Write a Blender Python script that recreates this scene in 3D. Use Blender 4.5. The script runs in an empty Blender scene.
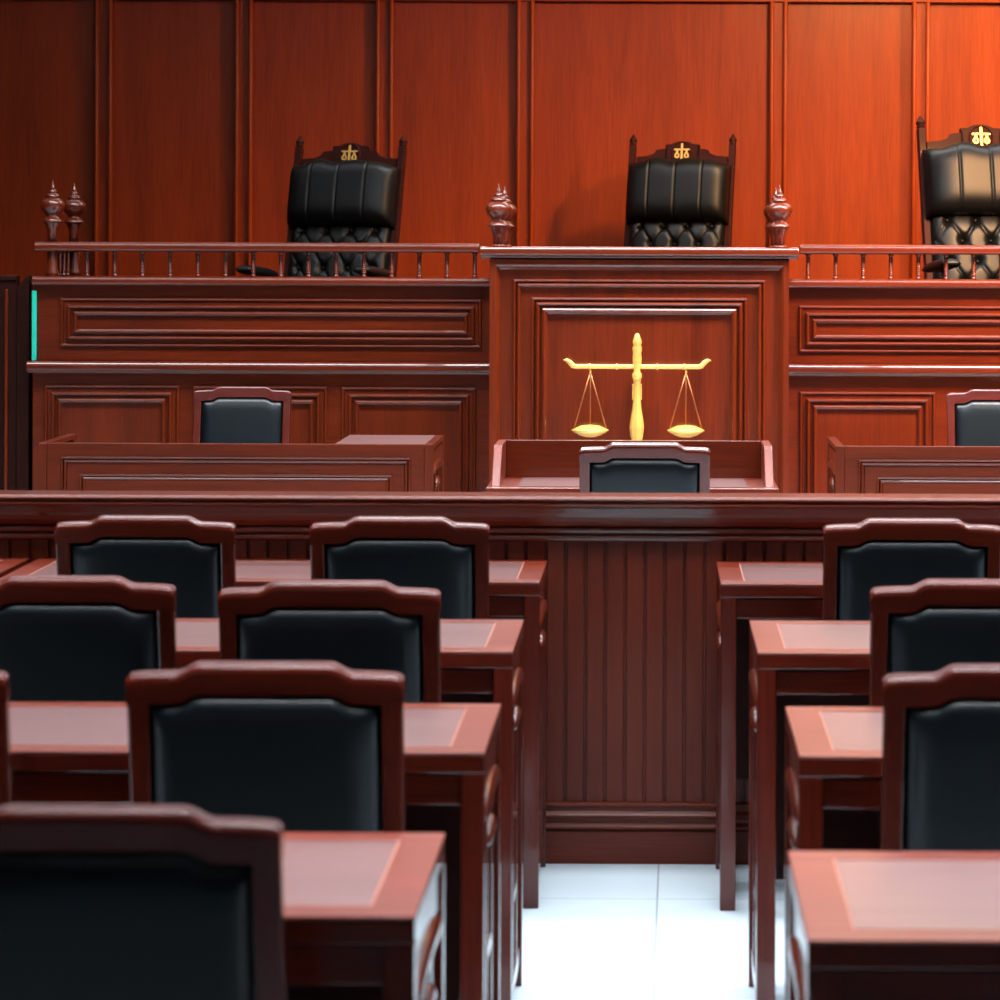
import bpy, bmesh, math, random
from math import sin, cos, pi, radians
from mathutils import Vector, Matrix
random.seed(4)
S = bpy.context.scene
COL = S.collection
# ------------------------------------------------------------------ view
F, VX, VY, H = 3150.0, 655.0, 250.0, 1.514      # focal length (px), vanishing point, eye height
def PX(px, D): return (px - VX) * D / F
def PZ(py, D): return H - (py - VY) * D / F
cam_d = bpy.data.cameras.new('camera'); cam = bpy.data.objects.new('camera', cam_d); COL.objects.link(cam)
cam_d.sensor_width = 36; cam_d.sensor_height = 36; cam_d.lens = 36 * F / 1000
cam_d.shift_x = -(VX - 500) / 1000; cam_d.shift_y = -(500 - VY) / 1000
cam_d.clip_end = 100
cam.matrix_world = Matrix.Translation((0, 0, H)) @ Matrix.Rotation(radians(90), 4, 'X') @ Matrix.Rotation(radians(0.22), 4, 'Z')
cam_d.dof.use_dof = True; cam_d.dof.focus_distance = 11.0; cam_d.dof.aperture_fstop = 9.0
S.camera = cam

# ------------------------------------------------------------------ materials
def srgb(r, g, b):
    f = lambda c: (c/255/12.92) if c/255 <= .04045 else ((c/255 + .055)/1.055)**2.4
    return (f(r), f(g), f(b), 1)
def base_mat(name):
    m = bpy.data.materials.new(name); m.use_nodes = True
    nt = m.node_tree; return m, nt, nt.nodes['Principled BSDF']
def setp(b, **k):
    for n, v in k.items(): b.inputs[n.replace('_', ' ')].default_value = v
_w = {}
TONES = {   # dark grain, light grain, roughness, coat
    'wall':   ((122, 38, 2), (168, 62, 9), .42, .03),
    'bench':  ((66, 19, 5), (104, 35, 10), .30, .60),
    'board':  ((74, 22, 8), (112, 39, 15), .40, .04),
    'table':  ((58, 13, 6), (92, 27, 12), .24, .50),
    'top':    ((94, 30, 16), (126, 47, 27), .26, .70),  # table lacquer as it looks lit from above: brightness put into the colour
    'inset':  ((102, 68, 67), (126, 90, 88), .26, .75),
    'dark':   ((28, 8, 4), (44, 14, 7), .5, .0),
    'crest':  ((46, 15, 10), (66, 24, 16), .5, .04),
}
def wood(tone, axis='z'):
    k = (tone, axis)
    if k in _w: return _w[k]
    d, l, rough, coat = TONES[tone]
    m, nt, b = base_mat('wood_%s_%s' % k); N = nt.nodes.new; L = nt.links.new
    tc = N('ShaderNodeTexCoord'); oi = N('ShaderNodeObjectInfo')
    mul = N('ShaderNodeVectorMath'); mul.operation = 'SCALE'; mul.inputs[0].default_value = (7.3, 5.1, 9.7)
    L(oi.outputs['Random'], mul.inputs['Scale'])
    add = N('ShaderNodeVectorMath'); add.operation = 'ADD'
    L(tc.outputs['Object'], add.inputs[0]); L(mul.outputs[0], add.inputs[1])
    def noise(a, c, detail, dist):
        mp = N('ShaderNodeMapping'); sc = [c, c, c]; sc['xyz'.index(axis)] = a; mp.inputs['Scale'].default_value = sc
        n = N('ShaderNodeTexNoise'); n.inputs['Scale'].default_value = 1; n.inputs['Detail'].default_value = detail
        n.inputs['Roughness'].default_value = .6; n.inputs['Distortion'].default_value = dist
        L(add.outputs[0], mp.inputs['Vector']); L(mp.outputs[0], n.inputs['Vector']); return n
    n1 = noise(.7, 9, 4, .6); n2 = noise(5, 150, 3, 0)
    mx = N('ShaderNodeMix'); mx.data_type = 'FLOAT'; mx.inputs[0].default_value = .5
    L(n1.outputs['Fac'], mx.inputs[2]); L(n2.outputs['Fac'], mx.inputs[3])
    cr = N('ShaderNodeValToRGB'); cr.color_ramp.elements[0].position = .30; cr.color_ramp.elements[1].position = .70
    cr.color_ramp.elements[0].color = srgb(*d); cr.color_ramp.elements[1].color = srgb(*l)
    L(mx.outputs[0], cr.inputs['Fac']); L(cr.outputs['Color'], b.inputs['Base Color'])
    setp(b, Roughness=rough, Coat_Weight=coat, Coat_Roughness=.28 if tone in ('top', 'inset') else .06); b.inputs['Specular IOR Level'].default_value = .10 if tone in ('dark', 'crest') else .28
    bp = N('ShaderNodeBump'); bp.inputs['Strength'].default_value = .06; bp.inputs['Distance'].default_value = .002
    L(n2.outputs['Fac'], bp.inputs['Height']); L(bp.outputs[0], b.inputs['Normal'])
    _w[k] = m; return m
def leather(name, col, rough, bump=.15):
    m, nt, b = base_mat(name); N = nt.nodes.new; L = nt.links.new
    tc = N('ShaderNodeTexCoord'); n = N('ShaderNodeTexNoise'); n.inputs['Scale'].default_value = 160; n.inputs['Detail'].default_value = 3
    L(tc.outputs['Object'], n.inputs['Vector'])
    cr = N('ShaderNodeValToRGB'); cr.color_ramp.elements[0].color = srgb(*[c*.8 for c in col]); cr.color_ramp.elements[1].color = srgb(*[min(255, c*1.2) for c in col])
    L(n.outputs['Fac'], cr.inputs['Fac']); L(cr.outputs['Color'], b.inputs['Base Color'])
    bp = N('ShaderNodeBump'); bp.inputs['Strength'].default_value = bump; bp.inputs['Distance'].default_value = .001
    L(n.outputs['Fac'], bp.inputs['Height']); L(bp.outputs[0], b.inputs['Normal'])
    setp(b, Roughness=rough); b.inputs['Specular IOR Level'].default_value = .32
    return m
def plain(name, col, rough=.5, metal=0., vary=.06, scale=12):
    m, nt, b = base_mat(name); N = nt.nodes.new; L = nt.links.new
    tc = N('ShaderNodeTexCoord'); n = N('ShaderNodeTexNoise'); n.inputs['Scale'].default_value = scale; n.inputs['Detail'].default_value = 4
    L(tc.outputs['Object'], n.inputs['Vector'])
    cr = N('ShaderNodeValToRGB')
    cr.color_ramp.elements[0].color = srgb(*[c*(1-vary) for c in col]); cr.color_ramp.elements[1].color = srgb(*[min(255, c*(1+vary)) for c in col])
    L(n.outputs['Fac'], cr.inputs['Fac']); L(cr.outputs['Color'], b.inputs['Base Color'])
    setp(b, Roughness=rough, Metallic=metal); return m
M_pad = leather('chair_leatherette', (4, 13, 18), .36)
M_blk = leather('black_leather', (11, 11, 11), .42)
M_gold = plain('gold_paint', (240, 188, 98), .28, .35)
M_brass = plain('string_bronze', (150, 96, 60), .4, .7)
M_metal = plain('dark_metal', (40, 38, 38), .35, .8)
M_teal = plain('turquoise', (16, 186, 158), .5)
M_reflector = plain('reflector_white', (226, 220, 212), .8)
M_ceil = plain('ceiling_white', (228, 228, 228), .85)
def tile_mat():
    m, nt, b = base_mat('floor_tile'); N = nt.nodes.new; L = nt.links.new
    tc = N('ShaderNodeTexCoord'); mp = N('ShaderNodeMapping'); L(tc.outputs['Object'], mp.inputs['Vector'])
    mp.inputs['Rotation'].default_value = (0, 0, radians(.5)); mp.inputs['Location'].default_value = (.053, -.15, 0)
    br = N('ShaderNodeTexBrick'); br.offset = 0; br.inputs['Scale'].default_value = 1
    br.inputs['Brick Width'].default_value = .6; br.inputs['Row Height'].default_value = .6
    br.inputs['Mortar Size'].default_value = .0022; br.inputs['Mortar Smooth'].default_value = .2
    br.inputs['Color1'].default_value = srgb(192, 206, 215); br.inputs['Color2'].default_value = srgb(187, 202, 212)
    br.inputs['Mortar'].default_value = srgb(146, 156, 166)
    L(mp.outputs[0], br.inputs['Vector']); L(br.outputs['Color'], b.inputs['Base Color'])
    setp(b, Roughness=.22); bp = N('ShaderNodeBump'); bp.inputs['Strength'].default_value = .3; bp.inputs['Distance'].default_value = .001; bp.invert = True
    L(br.outputs['Fac'], bp.inputs['Height']); L(bp.outputs[0], b.inputs['Normal'])
    return m
M_tile = tile_mat()

# ------------------------------------------------------------------ mesh building
class MB:
    def __init__(s): s.bm = bmesh.new()
    def box(s, x0, x1, y0, y1, z0, z1):
        v = [s.bm.verts.new(p) for p in ((x0,y0,z0),(x1,y0,z0),(x1,y1,z0),(x0,y1,z0),(x0,y0,z1),(x1,y0,z1),(x1,y1,z1),(x0,y1,z1))]
        for f in ((3,2,1,0),(4,5,6,7),(0,1,5,4),(1,2,6,5),(2,3,7,6),(3,0,4,7)): s.bm.faces.new([v[i] for i in f])
        return s
    def loft(s, loops, cap0=True, cap1=True, smooth=False, closed=True):
        R = [[s.bm.verts.new(p) for p in l] for l in loops]; n = len(R[0])
        for a, b in zip(R, R[1:]):
            for i in range(n if closed else n-1):
                f = s.bm.faces.new((a[i], a[(i+1) % n], b[(i+1) % n], b[i])); f.smooth = smooth
        if cap0: s.bm.faces.new(R[0][::-1])
        if cap1: s.bm.faces.new(R[-1])
        return s
    def lathe(s, prof, c=(0,0,0), axis=(0,0,1), seg=24, smooth=True):   # prof: (radius, height)
        q = Vector((0,0,1)).rotation_difference(Vector(axis).normalized()); c = Vector(c)
        loops = [[c + q @ Vector((max(r, 1e-4)*cos(2*pi*i/seg), max(r, 1e-4)*sin(2*pi*i/seg), h)) for i in range(seg)] for r, h in prof]
        return s.loft(loops, smooth=smooth)
    def tube(s, pts, r, seg=8):
        pts = [Vector(p) for p in pts]; loops = []
        for i, p in enumerate(pts):
            t = (pts[min(i+1, len(pts)-1)] - pts[max(i-1, 0)]).normalized()
            u = t.cross(Vector((0,1,0)) if abs(t.y) < .9 else Vector((1,0,0))).normalized(); w = t.cross(u)
            rr = r[i] if isinstance(r, (list, tuple)) else r
            loops.append([p + rr*(cos(2*pi*k/seg)*u + sin(2*pi*k/seg)*w) for k in range(seg)])
        return s.loft(loops, smooth=True)
    def prism_x(s, prof, x0, x1):        # prof in (y, z), extruded along x
        return s.loft([[(x0, y, z) for y, z in prof], [(x1, y, z) for y, z in prof]])
    def prism_y(s, prof, y0, y1):        # prof in (x, z), extruded along y
        return s.loft([[(x, y0, z) for x, z in prof], [(x, y1, z) for x, z in prof]])
    def relief(s, x0, x1, z0, z1, y, prof, fill=True):   # mitred moulding on a face looking to -y; prof: (inset, height)
        loops = [[(x0+d, y-h, z0+d), (x1-d, y-h, z0+d), (x1-d, y-h, z1-d), (x0+d, y-h, z1-d)] for d, h in prof]
        return s.loft(loops, cap0=False, cap1=fill)
    def build(s, name, mat, parent=None, bevel=0, seg=2):
        bmesh.ops.recalc_face_normals(s.bm, faces=s.bm.faces)
        me = bpy.data.meshes.new(name); s.bm.to_mesh(me); s.bm.free()
        o = bpy.data.objects.new(name, me); COL.objects.link(o); me.materials.append(mat)
        if parent: o.parent = parent
        if bevel:
            b = o.modifiers.new('bevel', 'BEVEL'); b.width = bevel; b.segments = seg; b.limit_method = 'ANGLE'; b.angle_limit = radians(40)
        return o
def tag(o, label=None, cat=None, group=None, kind=None):
    for k, v in (('label', label), ('category', cat), ('group', group), ('kind', kind)):
        if v: o[k] = v
    return o
def thing(name, label, cat, loc=(0,0,0), rz=0, group=None):
    o = bpy.data.objects.new(name, None); COL.objects.link(o); o.empty_display_size = .1
    o.location = loc; o.rotation_euler = (0, 0, rz); return tag(o, label, cat, group)
def dup(root, label, loc, rz=0, group=None, scale=(1,1,1)):
    def cp(o, par):
        c = o.copy(); COL.objects.link(c)
        if par: c.parent = par
        for ch in list(o.children): cp(ch, c)
        return c
    r = cp(root, None); r.location = loc; r.rotation_euler = (0, 0, rz); r.scale = scale
    tag(r, label, None, group); return r
def bead(d, w, h, n=10, base=0.):
    return [(d + w*(1-cos(pi*i/n))/2, base + h*sin(pi*i/n)) for i in range(n+1)]

# ------------------------------------------------------------------ room
DW = 17.3                                              # panelled wall behind the judges
def struct(name, mb, mat, bevel=0): return tag(mb.build(name, mat, None, bevel), kind='structure')
XL, XR, ZC = -5.2, 5.2, 3.55
struct('floor', MB().box(XL, XR, -3, DW+.1, -.1, 0), M_tile)
struct('ceiling', MB().box(XL, XR, -3, DW+.1, ZC, ZC+.1), M_ceil)
struct('wall_front', MB().box(XL, XR, DW, DW+.1, 0, ZC), wood('wall', 'z'))
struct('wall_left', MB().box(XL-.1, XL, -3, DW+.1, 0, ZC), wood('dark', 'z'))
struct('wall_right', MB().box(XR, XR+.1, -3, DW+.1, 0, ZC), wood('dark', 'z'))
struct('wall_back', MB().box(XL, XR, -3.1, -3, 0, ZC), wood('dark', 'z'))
DAIS = .75
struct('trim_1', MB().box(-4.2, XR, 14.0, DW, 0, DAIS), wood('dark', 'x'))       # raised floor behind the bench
k = 2
for a in (-45, 104, 244, 384.5, 525, 777.5, 919.5, 1060):                              # battens between wall panels
    x = PX(a, DW)
    m = MB().box(x-.040, x+.040, DW-.030, DW, DAIS, 2.878)
    for sx in (-1, 1):
        c = x + sx*.037
        m.prism_y([(c-.012, DAIS), (c+.012, DAIS), (c+.012, 2.878), (c-.012, 2.878)], DW-.045, DW)
        m.lathe([(.0125, DAIS), (.0125, 2.878)], (c, DW-.045, 0), seg=20)
    struct('trim_%d' % k, m, wood('wall', 'z'), .004); k += 1
m = MB().box(XL, XR, DW-.034, DW, 2.878, 3.0)
m.box(XL, XR, DW-.05, DW, 2.875, 2.892)
struct('trim_%d' % k, m, wood('wall', 'x'), .004)
struct('trim_%d' % (k+1), MB().box(XL, XR, DW-.02, DW, 3.0, ZC), M_reflector)  # unseen white band, added to give the near table tops a bright reflection

def nose(yb, z0, z1, out, r_top, r_bot, yf=0.):     # section of a rounded edge looking to -y
    p = [(yb, z0), (yf, z0)]
    p += [(-out + r_bot*(1-sin(a)), z0 + .0 + r_bot*(1-cos(a))) for a in [pi/2*i/5 for i in range(6)]]
    p += [(-out + r_top*(1-cos(a)), z1 - r_top*(1-sin(a))) for a in [pi/2*i/9 for i in range(10)]]
    return p + [(yb, z1)]
# ------------------------------------------------------------------ judges' bench
DB = 13.8; sB = F/DB
def PB(x): return PX(x, DB)
def ZB(y): return PZ(y, DB)
z_rail, z_ledge = ZB(278.5), ZB(363)
def triple(mb, x0, x1, z0, z1, y):
    p = [(0, 0)] + bead(.0, .014, .012) + [(.016, .004), (.030, .004)] + bead(.030, .018, .016, base=.004) + [(.050, .006), (.058, .006)] \
        + bead(.058, .020, .016, base=.006) + [(.080, .006)]
    mb.relief(x0, x1, z0, z1, y, p)
def bench_wing(label, x0, x1, upper, lowers):
    t = thing('judge_bench', label, 'bench', ((x0+x1)/2, DB, 0), 0, 'judge bench sections')
    ox = (x0+x1)/2; a, b = x0-ox, x1-ox
    MB().box(a, b, 0, .34, 0, z_ledge-.03).build('lower_body', wood('bench', 'x'), t, .004)
    MB().box(a, b, .012, .34, z_ledge, z_rail-.03).build('upper_body', wood('bench', 'x'), t, .004)
    led = [(.02, z_ledge-.055), (-.010, z_ledge-.055), (-.018, z_ledge-.050), (-.022, z_ledge-.043)] + nose(.02, z_ledge-.043, z_ledge, .046, .024, .010, -.03)[2:]
    MB().prism_x(led, a-.02 if upper[0] < 300 else a, b).build('ledge', wood('bench', 'x'), t, .003)
    top = nose(.34, z_rail-.038, z_rail, .032, .018, .012)
    MB().prism_x(top, a, b).build('top_rail', wood('bench', 'x'), t, .003)
    mb = MB(); triple(mb, PB(upper[0])-ox, PB(upper[1])-ox, ZB(upper[3]), ZB(upper[2]), .012)
    mb.build('raised_panel', wood('bench', 'x'), t)
    for c0, c1, y0 in lowers:
        mb = MB(); triple(mb, PB(c0)-ox, PB(c1)-ox, .16, ZB(y0), 0)
        mb.build('raised_panel', wood('bench', 'z'), t)
    return t
bench_wing('left wing of the red-brown panelled judges\' bench, one long panel over three', PB(33), PB(491), (60, 482, 300, 349),
           ((45, 180, 387), (193.5, 328, 387.5), (342, 477, 388)))
bench_wing('right wing of the red-brown panelled judges\' bench, brightly lit from the right', PB(786), PB(1250), (799, 1240, 305, 352),
           ((800, 936, 391), (949, 1085, 391), (1098, 1234, 392)))
# centre block
DC = 13.4
cx = PX(639.5, DC)
t = thing('judge_bench', 'tall centre block of the judges\' bench carrying the gold scales', 'bench', (cx, DC, 0), 0, 'judge bench sections')
ha = (PX(789, DC) - PX(490, DC))/2; zt = PZ(247, DC)
MB().box(-ha, ha, 0, .75, 0, zt-.035).build('body', wood('bench', 'z'), t, .004)
cap = [(.75, zt-.052), (-.010, zt-.052), (-.016, zt-.047), (-.018, zt-.040)] + nose(.75, zt-.038, zt, .048, .018, .010, -.02)[2:]
MB().prism_x(cap, -ha-.040, ha+.040).build('cap', wood('bench', 'x'), t, .003)
mb = MB()
z1 = zt-.055
mb.relief(-ha, ha, .1, z1, 0, [(0, 0), (0, .024), (.022, .024), (.030, .020), (.036, .010), (.042, .004), (.044, 0)], fill=False)
mb.build('outer_frame', wood('bench', 'z'), t)
mb = MB()
mb.relief(-ha+.098, ha-.098, .12, z1-.083, 0, [(0, 0)] + bead(0, .014, .012) + [(.018, .004)] + bead(.018, .016, .014, base=.003) + [(.036, 0)], fill=False)
mb.build('middle_moulding', wood('bench', 'z'), t)
mb = MB()
mb.relief(-ha+.176, ha-.176, .14, z1-.160, 0, [(0, 0)] + bead(0, .015, .014) + [(.018, .004)] + bead(.020, .018, .018, base=.004)
          + [(.042, .006)] + bead(.044, .026, .018, base=.006) + [(.072, .005)], fill=True)
mb.build('centre_panel', wood('bench', 'z'), t)

# ------------------------------------------------------------------ balustrades and newels
zh = ZB(244)                                           # top of handrail
def baluster_prof(h):
    p = [(.012, 0), (.013, .004), (.008, .010)]; n = 9
    for i in range(n):
        z = .014 + (h-.028)*i/n; d = (h-.028)/n
        p += [(.0072, z), (.0105, z+d*.35), (.0105, z+d*.65), (.0072, z+d)]
    return p + [(.008, h-.010), (.013, h-.004), (.012, h)]
hb = (zh-.042) - z_rail
bal_mesh = None
def baluster(x, y, z, par):
    global bal_mesh
    if bal_mesh is None:
        o = MB().lathe(baluster_prof(hb), seg=12).build('baluster', wood('bench', 'z'), par); bal_mesh = o.data
    else:
        o = bpy.data.objects.new('baluster', bal_mesh); COL.objects.link(o); o.parent = par
    o.location = (x, y, z)
def rail_prof(y, z): return nose(y+.04, z-.042, z, .046, .020, .012, y-.03)
def balustrade(label, x0, x1, xs, ret=None):
    t = thing('balustrade', label, 'railing', (0, DB+.05, z_rail), 0, 'turned balustrades on the judges\' bench')
    MB().prism_x(rail_prof(0, zh-z_rail), x0, x1).build('handrail', wood('bench', 'x'), t, .003)
    for x in xs: baluster(x, 0, 0, t)
    if ret:
        X, d = ret
        MB().box(X-.035, X+.035, .042, d+.05, zh-z_rail-.04, zh-z_rail-.002).build('side_handrail', wood('bench', 'y'), t, .008)
        for j in range(3): baluster(X, d*(j+1)/4+.015, 0, t)
    return t
BL = balustrade('railing on the left wing of the bench, in front of the empty wall panels', PB(34), PB(479), [PB(85+27.8*i) for i in range(15)], (PB(52), .40))
balustrade('railing on the right wing of the bench, in front of the brown-lit chair', PB(800), PB(1240), [PB(808.6+27.7*i) for i in range(15)])
fin = [(.022, 0), (.022, .045), (.026, .062), (.034, .080), (.036, .084), (.045, .086), (.046, .090), (.036, .100), (.026, .110), (.024, .114), (.030, .120), (.046, .138), (.053, .156),
       (.052, .170), (.042, .184), (.028, .192), (.025, .194), (.031, .196), (.031, .200), (.022, .211), (.014, .214), (.019, .216), (.019, .220), (.013, .229), (.008, .231), (.012, .233), (.011, .237),
       (.006, .248), (.003, .258), (.001, .270)]
def corner_newel(par, px, D, label):
    h = zh - z_rail + .001
    p = MB().lathe([(.030, 0), (.030, .015), (.022, .03), (.022, h-.02), (.020, h)], seg=20).build('newel_post', wood('bench', 'z'), par)
    p.location = (PX(px, D), D-DB-.05, 0); p['label'] = label
    if not FIN: FIN.append(MB().lathe(fin, seg=28).build('finial', wood('bench', 'z'), p))
    else:
        d = FIN[0].copy(); COL.objects.link(d); d.parent = p; FIN.append(d)
    FIN[-1].location = (0, 0, h)
FIN = []
corner_newel(BL, 52.5, DB+.05, 'turned newel with onion finial at the front corner')
corner_newel(BL, 74, DB+.50, 'turned newel with onion finial behind the corner one')
zq = zt
def newel2(px, D, label): 
    t = thing('onion_finial', label, 'finial', (PX(px, D), D, zt), 0, 'onion finials on the centre block')
    d = FIN[0].copy(); COL.objects.link(d); d.parent = t; d.location = (0, 0, 0); d.scale = (1.06, 1.06, 1.0)
    MB().lathe([(.034, .0), (.034, .005), (.026, .009)], seg=20).build('collar', wood('bench', 'z'), t)
    return t
newel2(498.5, DC+.10, 'onion finial on the front left corner of the tall centre block')
newel2(504.2, DC+.66, 'onion finial hidden just behind the centre block\'s front left finial')
newel2(779.5, DC+.10, 'onion finial on the front right corner of the tall centre block')
newel2(775.8, DC+.66, 'onion finial hidden just behind the centre block\'s front right finial')

# ------------------------------------------------------------------ gold scales on the centre panel
DS = DC - .11; sS = F/DS
t = thing('scales_of_justice', 'gold scales of justice fixed on the tall centre panel of the bench', 'scales', (PX(637.5, DS), DS, 0))
def sz(y): return PZ(y, DS)
post = [(.006, sz(333.5)), (.012, sz(336)), (.019, sz(341)), (.019, sz(343.5)), (.016, sz(345)), (.020, sz(348)), (.020, sz(350)), (.0175, sz(353)), (.0195, sz(358)), (.018, sz(364)), (.013, sz(371)), (.020, sz(374)), (.021, sz(377)), (.016, sz(380))]
MB().lathe(post[::-1], seg=20).build('post_head', M_gold, t)
low = [(.016, sz(380)), (.0125, sz(385)), (.013, sz(395)), (.020, sz(410)), (.028, sz(422)), (.030, sz(428)), (.026, sz(436)), (.020, sz(442)), (.026, sz(446)), (.040, sz(450)), (.040, sz(454))]
MB().lathe(low[::-1], seg=8, smooth=False).build('post_shaft', M_gold, t)
MB().box(-.02, .02, .008, .11-.006, sz(400), sz(385)).build('mount', M_gold, t)
zb = sz(366.8); e = .302
pts = [(-.312, 0, zb+.028), (-.298, 0, zb+.027), (-.284, 0, zb+.018), (-.272, 0, zb+.003), (-.258, 0, zb), (-.15, 0, zb), (0, 0, zb), (.15, 0, zb), (.258, 0, zb), (.272, 0, zb+.003), (.284, 0, zb+.018), (.298, 0, zb+.027), (.312, 0, zb+.028)]
rr = [.002, .008, .011, .012, .0105, .010, .010, .010, .0105, .012, .011, .008, .002]
mb = MB().tube(pts, rr, 12)
for x in (-.2, -.085, .085, .2): mb.lathe([(.010, -.004), (.0135, -.003), (.0135, .003), (.010, .004)], (x, 0, zb), (1, 0, 0), 14)
mb.build('beam', M_gold, t)
for sx, cpx in ((-1, 590.8), (1, 686.5)):
    x = PX(cpx, DS) - PX(637.5, DS); zp = sz(431)
    pan = MB().lathe([(.001, zp-.027), (.022, zp-.026), (.045, zp-.019), (.065, zp-.008), (.079, zp+.002), (.077, zp+.005), (.06, zp+.013), (.038, zp+.022), (.001, zp+.026)], (x, 0, 0), seg=28).build('pan', M_gold, t)
    MB().lathe([(.003, zb-.032), (.005, zb-.022), (.003, zb-.012)], (x, 0, 0), seg=10).build('hook', M_gold, pan)
    for ang in (180, 0, 90):
        ex, ey = .068*cos(radians(ang)), .05*sin(radians(ang))
        MB().tube([(x, 0, zb-.024), (x+ex, ey, zp+.010)], .0026, 6).build('string', M_brass, pan)

# ------------------------------------------------------------------ judges' chairs
def back_map(u, v, w, th):       # u across, v up the reclined back, w out of the back towards the sitter (-y)
    return Vector((u, .20 + v*sin(th) - w*cos(th), .46 + v*cos(th) + w*sin(th)))
def pillow(fn, nu, nv, smooth=True):
    """fn(a, b) -> (u, v, half thickness front, back); a, b in -1..1 / 0..1"""
    front, back = [], []
    mb = MB(); V = {}
    for i in range(nu+1):
        for j in range(nv+1):
            a = -1 + 2*i/nu; b = j/nv
            edge = i in (0, nu) or j in (0, nv)
            pf, pb = fn(a, b)
            V[i, j, 0] = mb.bm.verts.new(pf); V[i, j, 1] = V[i, j, 0] if edge else mb.bm.verts.new(pb)
    for i in range(nu):
        for j in range(nv):
            for s in (0, 1):
                q = [V[i, j, s], V[i+1, j, s], V[i+1, j+1, s], V[i, j+1, s]]
                if s: q.reverse()
                try: mb.bm.faces.new(q).smooth = smooth
                except ValueError: pass
    return mb
def round_rect(t): return max(0, 1-abs(t)**5)**.5
def judge_chair(label, loc, rz, scale):
    th = radians(13)
    t = thing('judge_chair', label, 'chair', loc, rz, 'tall black leather judges\' chairs'); t.scale = scale
    W = .258
    # wooden back frame
    for sx in (-1, 1):
        x = sx*(W+.014)
        loops = [[back_map(x+du, v, w, th) for du, w in ((-.0155, -.032), (.0155, -.032), (.0155, .012), (-.0155, .012))] for v in (-.05, .4, .785)]
        p = MB().loft(loops).build('back_post', wood('crest', 'z'), t, .003)
        tip = back_map(x, .785, -.009, th)
        MB().lathe([(.013, 0), (.018, .004), (.020, .008), (.013, .013), (.021, .019), (.021, .027), (.013, .040), (.006, .052), (.0005, .060)], tip, (0, sin(th), cos(th)), 14).build('finial', wood('crest', 'z'), p)
    half = [(.248, .0), (.215, .003), (.19, .004), (.165, .012), (.150, .020), (.142, .034), (.128, .038), (.100, .040), (.082, .041), (.088, .052), (.092, .062), (.076, .064), (.058, .064), (.045, .071), (.030, .076), (.014, .079)]
    v0 = .735
    topl = half + [(-u, v) for u, v in half[::-1]]
    outer = [(u, v0+v-.010) for u, v in topl]
    bot = [(u, v0-.10) for u, v in topl]
    mb = MB(); n = len(outer)
    for w0, w1 in ((-.026, -.002),):
        loops = [[back_map(u, v, w0, th) for u, v in outer], [back_map(u, v, w1, th) for u, v in outer], [back_map(u, v, w1, th) for u, v in bot], [back_map(u, v, w0, th) for u, v in bot], [back_map(u, v, w0, th) for u, v in outer]]
        mb.loft(loops, cap0=False, cap1=False, closed=False)
        for e in (0, n-1):
            mb.bm.faces.new([mb.bm.verts.new(l[e]) for l in loops[:4]])
    bmesh.ops.remove_doubles(mb.bm, verts=mb.bm.verts, dist=1e-5)
    crest = mb.build('crest_rail', wood('crest', 'x'), t)
    ctr = back_map(0, v0+.010, -.002, th); nrm = Vector((0, -cos(th), sin(th)))
    MB().lathe([(.047, -.004), (.050, .004), (.053, .007), (.057, .004), (.058, -.004)], ctr, nrm, 32).build('medallion_ring', wood('crest', 'z'), crest)
    mb = MB()
    def flat(pts, h0=.002, h1=.009):
        mb.loft([[back_map(u*1.15, v0+.011+v*1.12, -.002+h, th) for u, v in pts] for h in (h0, h1)])
    flat([(-.0042, -.040), (.0042, -.040), (.005, .0), (.0042, .040), (-.0042, .040), (-.005, 0)])
    flat([(-.037, .010), (.037, .010), (.037, .016), (-.037, .016)])
    for sx in (-1, 1):
        u0 = sx*.022
        ring = [(u0+.0035*sx, .012), (u0+.005, .000), (u0+.012, -.012), (u0+.011, -.022), (u0, -.027), (u0-.011, -.022), (u0-.012, -.012), (u0-.005, .000), (u0-.0035, .012)]
        ring[0] = (u0+.0035, .012)
        hole = [(u0+(p[0]-u0)*.42, -.014+(p[1]+.014)*.42) for p in ring]
        L = [[back_map(u*1.15, v0+.011+v*1.12, -.002+h, th) for u, v in q] for q, h in ((ring, .002), (ring, .008), (hole, .008), (hole, .002))]
        mb.loft(L, cap0=False, cap1=False)
    mb.build('scales_emblem', M_gold, crest)
    # leather: channelled head cushion over a button-tufted back
    def head(a, b):
        s = abs(a); vt = .680 + .030*max(0, cos(min(1, max(0, (s-.30)/.72))*pi)*.5+.5) - .013*math.exp(-(a/.22)**2) + .004*sin(a*11)
        v = .375 + (vt-.375)*b; u = a*(W+.018)
        e = round_rect(a)**.6 * round_rect(2*b-1)**.8
        d = .135*e
        for us in (-.52, 0, .52): d -= .009*math.exp(-((a-us)/.015)**2)*e
        return back_map(u, v, .012+d, th), back_map(u, v, .004, th)
    pillow(head, 120, 26).build('head_cushion', M_blk, t)
    btn = [(-.5 + .5*i, .07 + .18*j) for j in range(3) for i in range(3)] + [(-.75 + .5*i, .16 + .18*j) for j in range(2) for i in range(4)] + [(-.75+.5*i, -.02) for i in range(4)]
    btn = [(a, v+.02) for a, v in btn]
    def tuft(a, b):
        v = -.02 + .43*b; u = a*W; e = round_rect(a)**.7 * round_rect(2*b-1)
        d = .072
        for (ba, bv) in btn:
            r2 = ((a-ba)*W)**2 + (v-bv)**2
            d -= .026*math.exp(-r2/.0004)
        p = (a*W)/.06125; q = (v-.09)/.09
        for f in (p+q, p-q):
            k = abs(((f+1) % 2)-1); d -= .010*math.exp(-((k)/.12)**2)
        return back_map(u, v, .010+d*e, th), back_map(u, v, .002, th)
    bk = pillow(tuft, 80, 80).build('tufted_back', M_blk, t)
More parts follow.
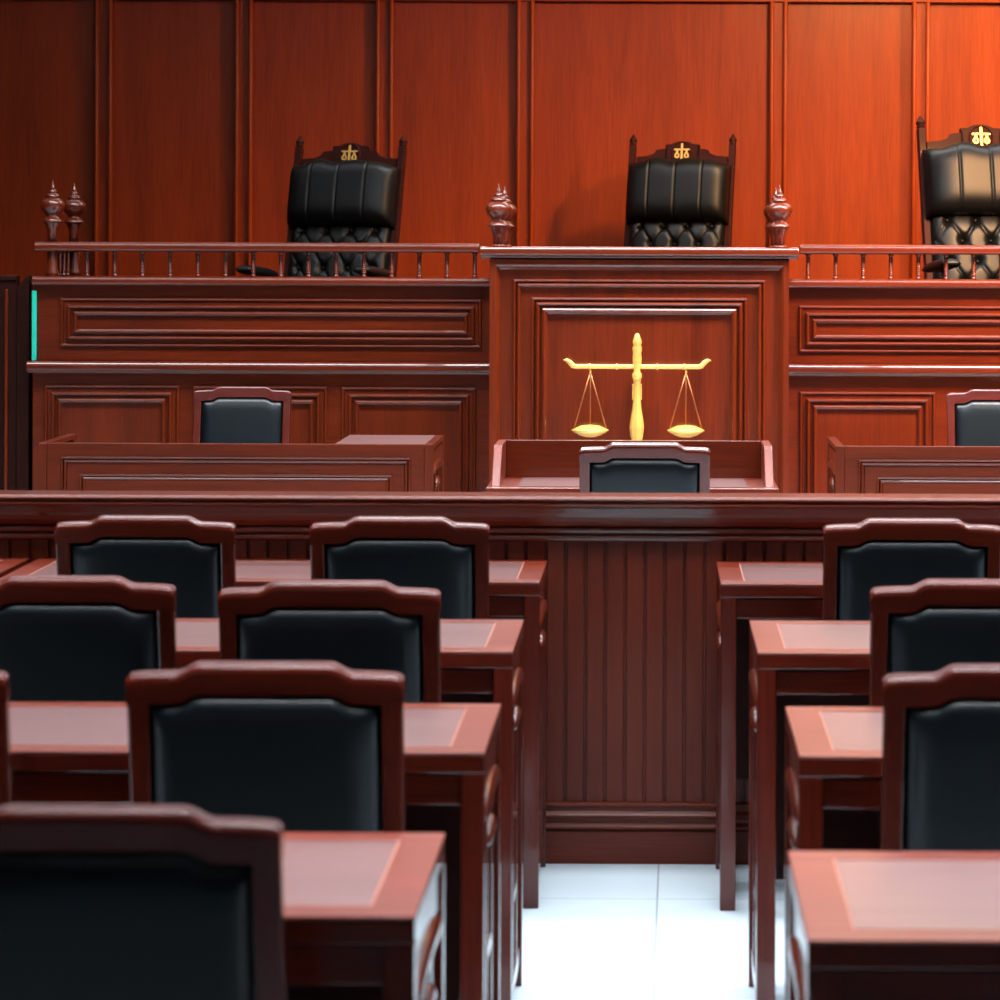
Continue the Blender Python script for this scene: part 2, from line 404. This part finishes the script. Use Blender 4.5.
    for ba, bv in btn:
        if -.01 < bv < .38: MB().lathe([(.008, -.004), (.008, .002), (.005, .005), (.001, .006)], back_map(ba*W, bv, .054, th), (0, -1, .2), 10).build('button', M_blk, bk)
    # seat, arms, swivel base
    def seat(a, b):
        e = round_rect(a)*round_rect(2*b-1); y = -.30 + .50*b; u = a*.25
        return Vector((u, y, .40+.09*e)), Vector((u, y, .40-.05*e))
    pillow(seat, 24, 24).build('seat', M_blk, t)
    for sx in (-1, 1):
        x = sx*.30
        def arm(a, b, x=x):
            e = round_rect(a)*round_rect(2*b-1); y = -.25 + .36*b; zz = .640 - .03*b
            return Vector((x+a*.042, y, zz+.028*e)), Vector((x+a*.042, y, zz-.016*e))
        ar = pillow(arm, 12, 20).build('armrest', M_blk, t)
        MB().tube([(x, -.12, .625), (x, -.14, .52), (x*.9, -.10, .42), (x*.6, -.04, .372)], .014, 10).build('arm_bracket', wood('crest', 'z'), ar)
    MB().lathe([(.03, .07), (.03, .2), (.02, .2), (.02, .34), (.09, .345), (.09, .36)], seg=20).build('gas_column', M_metal, t)
    mb = MB()
    for i in range(5):
        a = 2*pi*i/5+.3; mb.tube([(0, 0, .09), (.15*cos(a), .15*sin(a), .085), (.29*cos(a), .29*sin(a), .065)], [.024, .02, .014], 8)
    bs = mb.build('star_base', M_metal, t)
    for i in range(5):
        a = 2*pi*i/5+.3; MB().lathe([(.02, -.018), (.027, -.014), (.027, .014), (.02, .018)], (.29*cos(a), .29*sin(a), .027), (-sin(a), cos(a), 0), 16).build('caster', M_metal, bs)
    return t
jc = judge_chair('black leather judge\'s chair behind the left railing, turned with its back leaning right', (PX(321, 15.15), 15.15, DAIS), radians(-16), (1, 1, 1.035))
dup(jc, 'black leather judge\'s chair rising behind the tall centre block', (PX(665, 16.35), 16.35, DAIS), radians(-14), None, (1, 1, 1.08))
dup(jc, 'judge\'s chair at the far right, cut by the picture edge, leather glowing brown', (PX(1004, 14.75), 14.75, DAIS), radians(10), None, (1.08, 1.08, 1.105))

# ------------------------------------------------------------------ courtroom chairs (sitter faces +y)
REC = radians(12)
def bmap(u, z, w):               # back plane: z height, w towards the viewer (-y)
    v = (z-.45)/cos(REC); yy = -.20 - v*sin(REC)
    return Vector((u, yy - w*cos(REC), z - w*sin(REC)))
HC, HW = .915, .200
def topz(u, shoulder=HC-.0135):
    s = abs(u); a, b = .094, .128
    if s <= a: return HC
    if s >= b: return shoulder - .003*max(0, (s-b)/(HW-b))**2
    k = (s-a)/(b-a); k = k*k*(3-2*k); return HC + (shoulder-HC)*k
def make_chair(label, loc, rz=0, group=None):
    t = thing('courtroom_chair', label, 'chair', loc, rz, group)
    us = sorted(set([-.2, -.194, -.18, -.167] + [-.167 + .334*i/40 for i in range(41)] + [.167, .18, .194, .2]))
    # top rail with stepped crest
    mb = MB()
    def sec(u):
        zt_ = topz(u); c = abs(u) > .197
        if abs(u) > .1935: zt_ -= .001 if not c else .006
        zb_ = topz(u)-.042
        arc = lambda c, rad, a0, a1, n: [bmap(u, zt_ - rad + rad*sin(a0+(a1-a0)*i/n), c + rad*cos(a0+(a1-a0)*i/n)) for i in range(n+1)]
        return [bmap(u, zb_, -.015)] + arc(-.009, .006, pi, pi/2, 4) + arc(.003, .013, pi/2, 0, 8) + [bmap(u, zb_, .016)]
    mb.loft([sec(u) for u in us]); o = mb.build('top_rail', wood('table', 'x'), t)
    for sx in (-1, 1):           # back post = rear leg
        loops = []
        for z in (.0, .20, .40, .47, .60, .75, .866):
            if z < .45:
                y = -.20 - (.45-z)*.10; q = [(-.016, y-.017, z), (.016, y-.017, z), (.016, y+.017, z), (-.016, y+.017, z)]
                loops.append([Vector((sx*(HW-.0165)+a, b, c)) for a, b, c in q])
            else:
                loops.append([bmap(sx*(HW-.0165)+a, z, w) for a, w in ((-.016, .0135), (.016, .0135), (.016, -.0135), (-.016, -.0135))])
        MB().loft(loops).build('rear_leg', wood('table', 'z'), t, .004)
        x = sx*(HW-.018)
        MB().loft([[(x-r, .22-r, z), (x+r, .22-r, z), (x+r, .22+r, z), (x-r, .22+r, z)] for z, r in ((0, .013), (.43, .019))]).build('front_leg', wood('table', 'z'), t, .003)
    mb = MB()
    mb.loft([[bmap(u, z, w) for z, w in ((.475, -.011), (.515, -.011), (.515, .011), (.475, .011))] for u in (-HW+.03, HW-.03)])
    mb.build('lower_back_rail', wood('table', 'x'), t, .003)
    U = .1675
    def pad(a, b):
        u = a*U; zt_ = topz(u)-.041; z = .512 + (zt_-.512)*b
        d = .029*(max(0, 1-abs(a)**9)**.5)*(max(0, 1-abs(2*b-1)**11)**.5)
        return bmap(u, z, d), bmap(u, z, -d)
    pillow(pad, 40, 30).build('back_pad', M_pad, t)
    mb = MB().box(-HW+.03, HW-.03, -.205, -.183, .38, .43).box(-HW+.03, HW-.03, .205, .23, .38, .43)
    for sx in (-1, 1): mb.box(sx*(HW-.018)-.011, sx*(HW-.018)+.011, -.19, .21, .38, .43)
    mb.build('seat_frame', wood('table', 'x'), t, .002)
    def seat(a, b):
        e = round_rect(a)*round_rect(2*b-1); return Vector((a*.192, -.175+.415*b, .432+.035*e)), Vector((a*.192, -.175+.415*b, .430))
    pillow(seat, 20, 20).build('seat', M_pad, t)
    mb = MB()
    for sx in (-1, 1): mb.box(sx*(HW-.018)-.008, sx*(HW-.018)+.008, -.22, .215, .14, .165)
    mb.box(-HW+.02, HW-.02, -.01, .01, .145, .162)
    mb.build('stretcher', wood('table', 'y'), t, .002)
    return t
def chair_at(px, D, label, group, first=None, face=1, sc=(1, 1, 1)):
    # D = distance of the top of the back
    off = .20 + (HC-.45)*math.tan(REC)
    loc = (PX(px, D), D + off*face, 0); rz = 0 if face == 1 else pi
    if first is None: return make_chair(label, loc, rz, group)
    return dup(first, label, loc, rz, group, sc)
G1 = 'dark padded chairs at the public tables'
c0 = chair_at(146, 7.03, 'front-row chair on the left, the one nearer the left edge', G1)
chair_at(400.5, 7.03, 'front-row chair just left of the aisle, under the bar rail', G1, c0)
chair_at(914, 7.03, 'front-row chair right of the aisle, topmost of the right-hand column', G1, c0)
chair_at(66, 5.73, 'second-row chair cut by the left edge, below the front-row one', G1, c0)
chair_at(330.5, 5.67, 'second-row chair left of the aisle, half hidden by the third-row chair', G1, c0)
chair_at(982, 5.73, 'second-row chair right of the aisle, between two others in its column', G1, c0)
chair_at(266.5, 4.55, 'large third-row chair left of the aisle, whole back in view', G1, c0)
chair_at(-130, 4.55, 'third-row chair of which only a wooden post edge shows at the left', G1, c0)
chair_at(1023.5, 4.55, 'third-row chair right of the aisle, behind the nearest right-hand table', G1, c0)
chair_at(97, 3.37, 'nearest and largest chair, blurred, in the bottom left corner', G1, c0)
chair_at(645.5, 9.62, 'chair seen from behind at the open desk below the gold scales', None, c0, 1, (1, 1, 1.01)).pop('group', None)
G2 = 'chairs facing out behind the clerk desks'
chair_at(243.5, 12.98, 'blue-grey padded chair facing out behind the left clerk desk', G2, c0, -1, (1, 1, 1.03))
chair_at(995.5, 12.98, 'grey padded chair facing out behind the right clerk desk, at the picture edge', G2, c0, -1, (1, 1, 1.03))

# ------------------------------------------------------------------ public tables (origin: near edge centre)
TW, TD, TH = 1.25, .52, .75
def side_infill(par, sx, X, y0, y1, ztop, tone='table'):
    """open carved end panel between two legs"""
    a, b = y0, y1; mb = MB()
    xi, xo = (X-.026, X-.004) if sx > 0 else (X+.004, X+.026)
    mb.box(xi, xo, a, b, ztop-.085, ztop-.03)                     # apron
    mb.box(xi, xo, a, b, .05, .085)                               # foot rail
    c = (a+b)/2
    for y in (c-.075, c+.075): mb.box(xi, xo, y-.013, y+.013, .085, ztop-.085)
    for z in (.24, .40): mb.box(xi, xo, c-.075, c+.075, z-.012, z+.012)
    o = mb.build('end_panel', wood(tone, 'z'), par, .002)
    for z, L_, h in ((ztop-.093, (b-a)/2, .019), (ztop-.155, .075, .015)):
        def roll(A, B, z=z, L_=L_, h=h):
            e = round_rect(A); ang = pi*B; y = c + A*L_
            zz = z - h*cos(ang)*e - .018*(A*A) ; out = .011*sin(ang)*e
            x = X - sx*.006 + sx*out; return Vector((x, y, zz)), Vector((X - sx*.02, y, zz))
        pillow(roll, 20, 10).build('carved_scroll', wood('bench', 'y'), o)
def make_table(label, loc, group):
    t = thing('reading_table', label, 'table', loc, 0, group)
    hw = TW/2
    mb = MB(); br = .055
    mb.box(-hw, hw, 0, br, TH-.004, TH); mb.box(-hw, hw, TD-br, TD, TH-.004, TH)
    mb.box(-hw, -hw+br, br, TD-br, TH-.004, TH); mb.box(hw-br, hw, br, TD-br, TH-.004, TH)
    mb.build('tabletop', wood('top', 'x'), t, .0012)  # same lacquer as top_frame; lighter tone paints in the light on top
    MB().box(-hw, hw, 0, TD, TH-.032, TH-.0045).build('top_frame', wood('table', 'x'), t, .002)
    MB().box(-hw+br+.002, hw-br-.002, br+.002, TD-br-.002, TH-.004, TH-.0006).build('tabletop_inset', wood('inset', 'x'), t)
    mb = MB(); 
    w = .0018; z0, z1 = TH-.004, TH+.0006
    mb.box(-hw+br, hw-br, br-w/2, br+w/2, z0, z1); mb.box(-hw+br, hw-br, TD-br-w/2, TD-br+w/2, z0, z1)
    mb.box(-hw+br-w/2, -hw+br+w/2, br, TD-br, z0, z1); mb.box(hw-br-w/2, hw-br+w/2, br, TD-br, z0, z1)
    mb.build('inlay_line', M_inlay, t)
    for sx in (-1, 1):
        for y in (0, TD-.036):
            MB().box(min(sx*hw, sx*(hw-.036)), max(sx*hw, sx*(hw-.036)), y, y+.036, 0, TH-.032).build('leg', wood('table', 'z'), t, .0025)
        side_infill(t, sx, sx*hw, .036, TD-.036, TH)
    dm = MB().box(-hw+.036, hw-.036, .014, .034, TH-.082, TH-.036)
    dm.build('drawer_front', wood('table', 'x'), t, .002)
    MB().box(-hw+.036, hw-.036, .034, TD-.04, TH-.090, TH-.078).build('under_shelf', wood('dark', 'x'), t)
    MB().box(-hw+.036, hw-.036, TD-.03, TD-.012, .22, TH-.032).build('modesty_panel', wood('dark', 'x'), t, .002)
    return t
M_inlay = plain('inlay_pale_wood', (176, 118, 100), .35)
G3 = 'public reading tables'
XA = -.262 - TW/2
t0 = make_table('front-row table left of the aisle, against the bar', (XA, 7.235, 0), G3)
dup(t0, 'front-row table at the left picture edge, only its corner in view', (XA-TW-.024, 7.235, 0), 0, G3)
dup(t0, 'second-row table left of the aisle, behind the second-row chairs', (XA-.006, 5.985, 0), 0, G3)
dup(t0, 'third-row table left of the aisle, behind the large third-row chair', (XA+.006, 4.78, 0), 0, G3)
dup(t0, 'nearest table left of the aisle, white glare on its aisle side', (XA-.010, 3.605, 0), 0, G3)
dup(t0, 'front-row table right of the aisle, thin leg standing on white floor', (.154+TW/2, 7.215, 0), 0, G3)
dup(t0, 'second-row table right of the aisle, second from the bar', (.198+TW/2, 5.985, 0), 0, G3)
dup(t0, 'third-row table right of the aisle, just beyond the nearest one', (.221+TW/2, 4.76, 0), 0, G3)
dup(t0, 'nearest table right of the aisle, broad pink top in the bottom right corner', (.172+TW/2, 3.49, 0), 0, G3)

# ------------------------------------------------------------------ bar partition
t = thing('bar_partition', 'long low partition of upright boards crossing the whole courtroom', 'partition', (0, 7.78, 0))
ZT = .908; XW = 4.4; pitch = .0490
mb = MB(); x = PX(550, 7.78) - 70*pitch - .004
prof = [(x-.01, 0)]
n = int((2*XW)/pitch)
xs0 = x
prof = []
while x < XW - .2:
    prof += [(x, .010), (x+.0015, .0), (x+pitch-.0075, .0), (x+pitch-.006, .010)]; x += pitch
loops = [[(a, b, z) for a, b in prof] for z in (.146, .80)]
mb.loft(loops, cap0=False, cap1=False, closed=False)
mb.box(xs0, x, .011, .05, .14, .80)
mb.build('boards', wood('board', 'z'), t)
def run(name, pr, tone='bench'): return MB().prism_x(pr, -XW, XW).build(name, wood(tone, 'x'), t, .002)
run('cap', [(.06, ZT-.052), (-.036, ZT-.052), (-.042, ZT-.044), (-.044, ZT-.030)] + [(-.050 - .008*sin(pi*i/8), ZT-.027 + .012*i/8) for i in range(9)] + [(-.050 - .009*sin(pi*i/10 + .0), ZT-.014 + .014*i/10) for i in range(11)] + [(.085, ZT), (.085, ZT-.04)])
run('frieze', [(.05, .825), (.050, ZT-.04), (-.034, ZT-.05), (-.030, ZT-.062), (-.018, ZT-.074), (-.010, ZT-.078), (-.010, .825)], 'board')
def arcs(z, rad, y0): return [(y0 - rad*sin(pi*i/12), z - rad*cos(pi*i/12)) for i in range(13)]
run('upper_moulding', [(.02, .794), (-.008, .794)] + arcs(.803, .0075, -.012) + [(-.010, .8125)] + arcs(.822, .0075, -.014) + [(-.008, .834), (.02, .834)])
run('base_moulding', [(.02, .086), (-.018, .086), (-.021, .092), (-.014, .098), (-.010, .100), (-.010, .112), (-.016, .114), (-.018, .119), (-.014, .124), (-.008, .128), (-.008, .138), (-.013, .141), (-.013, .147), (-.006, .150), (.02, .150)], 'board')
run('base_board', [(.05, 0), (-.016, 0), (-.016, .080), (-.010, .086), (.05, .086)], 'board')

# ------------------------------------------------------------------ clerk desks
DK = 12.0
def clerk_desk(label, x0, x1, pedestal):
    t = thing('clerk_desk', label, 'desk', ((x0+x1)/2, DK, 0), 0, 'panelled clerk desks'); ox = (x0+x1)/2; a, b = x0-ox, x1-ox; Z = .770; D = .60
    mb = MB(); mb.box(a+.033, b-.033, 0, .03, .12, Z)
    w = .004
    mb.build('front_panel', wood('bench', 'x'), t, .002)
    mb = MB(); mb.relief(a+.085, b-.085, .18, Z-.05, 0, [(0, 0)] + bead(0, .010, .007) + bead(.012, .012, .009) + [(.026, 0)], fill=False)
    mb.relief(a+.155, b-.155, .25, Z-.115, 0, [(0, 0)] + bead(0, .012, .009) + bead(.014, .010, .006) + [(.026, .002)], fill=True)
    mb.build('panel_moulding', wood('bench', 'x'), t)
    for X, sx in ((a, -1), (b, 1)):
        i0, i1 = (X, X+.033) if sx < 0 else (X-.033, X)
        for y, zl in ((-.004, Z), (D-.036, Z-.02)): MB().box(i0, i1, y, y+.036, 0, zl).build('leg', wood('bench', 'z'), t, .002)
        MB().box(i0, i1, .032, D, Z-.02, Z).build('end_rim', wood('bench', 'y'), t, .002)
        side_infill(t, sx, X, .032, D-.036, Z, 'bench')
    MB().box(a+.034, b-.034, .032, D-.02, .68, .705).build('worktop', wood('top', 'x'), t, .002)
    if pedestal:
        MB().box(pedestal-ox, b-.034, .031, D, .08, Z-.012).build('pedestal', wood('bench', 'x'), t, .002)
        MB().box(pedestal-ox, b-.034, .031, D, Z-.012, Z).build('pedestal_top', wood('inset', 'x'), t, .002)
    return t
clerk_desk('panelled clerk desk on the left, wide box at its right end', PX(39, DK), PX(434, DK), PX(335, DK))
clerk_desk('panelled clerk desk on the right, cut by the picture edge', PX(836.4, DK), PX(836.4, DK)+1.5, None)

# ------------------------------------------------------------------ witness desk with raised sides
t = thing('witness_desk', 'open desk with raised back and sloping sides below the gold scales', 'desk', (-.07, 10.2, 0)); hw = .474; ZS, ZR = .742, .868
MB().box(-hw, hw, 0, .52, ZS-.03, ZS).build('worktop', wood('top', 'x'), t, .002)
MB().box(-hw+.10, hw-.10, .045, .46, ZS-.001, ZS+.0015).build('worktop_inset', wood('inset', 'x'), t)
MB().box(-hw+.042, hw-.042, .475, .505, ZS, ZR).build('back_board', wood('bench', 'x'), t, .002)
MB().box(-hw+.03, hw-.03, .475, .505, .05, ZS-.03).build('front_board', wood('bench', 'x'), t, .002)
for sx in (-1, 1):
    pr = [(.055, ZS), (.20, ZR-.010), (.215, ZR), (.505, ZR), (.505, ZS)]
    x0, x1 = sorted((sx*(hw-.014), sx*(hw-.042)))
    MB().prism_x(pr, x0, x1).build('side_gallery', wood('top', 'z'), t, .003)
    x0, x1 = sorted((sx*(hw-.006), sx*(hw-.034)))
    MB().box(x0, x1, .02, .505, 0, ZS-.03).build('side_panel', wood('bench', 'z'), t, .003)
MB().box(-hw+.034, hw-.034, .02, .04, ZS-.10, ZS-.03).build('apron', wood('bench', 'x'), t, .002)

# ------------------------------------------------------------------ dark side partition and turquoise strip on the left
DP = 13.845
t = thing('side_partition', 'dark wooden partition at the far left, beside the bench end', 'partition', (PX(30, DP), DP, 0))
zt2 = PZ(278, DP)
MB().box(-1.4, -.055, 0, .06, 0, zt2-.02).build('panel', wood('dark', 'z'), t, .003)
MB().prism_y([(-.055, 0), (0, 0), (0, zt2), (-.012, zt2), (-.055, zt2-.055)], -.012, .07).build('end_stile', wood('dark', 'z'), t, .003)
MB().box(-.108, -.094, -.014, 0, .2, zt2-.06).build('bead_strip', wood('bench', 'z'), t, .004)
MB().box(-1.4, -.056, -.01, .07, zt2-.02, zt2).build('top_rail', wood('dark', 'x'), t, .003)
o = MB().box(-.010, .010, -.006, .006, 0, ZB(293)-z_ledge).build('edging_strip', M_teal, None, .002)
o.location = (PX(34.8, DB), DB-.004, z_ledge); tag(o, 'thin turquoise upright strip at the bench\'s left end', 'strip')

# ------------------------------------------------------------------ light
def area(name, x, y, z, sx, sy, power, col=(1, 1, 1), rot=(0, 0, 0), spread=180):
    l = bpy.data.lights.new(name, 'AREA'); l.shape = 'RECTANGLE'; l.size = sx; l.size_y = sy; l.energy = power; l.color = col; l.spread = radians(spread)
    o = bpy.data.objects.new(name, l); COL.objects.link(o); o.location = (x, y, z); o.rotation_euler = rot; return o
COOL = (.93, .97, 1.0)
for y, p, sprd in ((3.9, 36, 46), (5.2, 38, 62), (6.5, 34, 80), (7.8, 52, 100), (10.0, 85, 115), (12.5, 115, 125), (14.9, 56, 160)):
    for x, k in ((-2.3, .66 if y < 14 else .16), (0, 1 if y < 14 else .75), (2.3, 1.25 if y < 12 else 1.6 if y < 14 else .6)):
        area('ceiling_lamp', x, y, ZC-.02, 2.2, .5, p*k, COOL, spread=sprd)
def spot(x, y, z, tx, ty, tz, e, ang, col=(1, .58, .2)):
    sp = bpy.data.lights.new('warm_spot', 'SPOT'); sp.energy = e; sp.color = col; sp.spot_size = radians(ang); sp.spot_blend = 1; sp.shadow_soft_size = .12
    so = bpy.data.objects.new('warm_spot', sp); COL.objects.link(so); so.location = (x, y, z)
    so.rotation_euler = (Vector((tx, ty, tz)) - Vector(so.location)).to_track_quat('-Z', 'Y').to_euler()
spot(2.9, DW-1.3, 3.4, 2.4, DW, 2.2, 400, 100, (1, .72, .26))
spot(2.7, 12.2, 3.4, 1.7, 14.0, 1.2, 1500, 85, (1, .50, .18))
spot(1.3, DW-2.2, 3.4, 0.4, DW, 2.6, 260, 130)
w = bpy.data.worlds.new('world'); S.world = w; w.use_nodes = True
w.node_tree.nodes['Background'].inputs[0].default_value = (.5, .55, .6, 1); w.node_tree.nodes['Background'].inputs[1].default_value = .05
S.view_settings.view_transform = 'Standard'; S.view_settings.look = 'None'; S.view_settings.gamma = 1; S.view_settings.exposure = 0
S.view_settings.use_curve_mapping = False
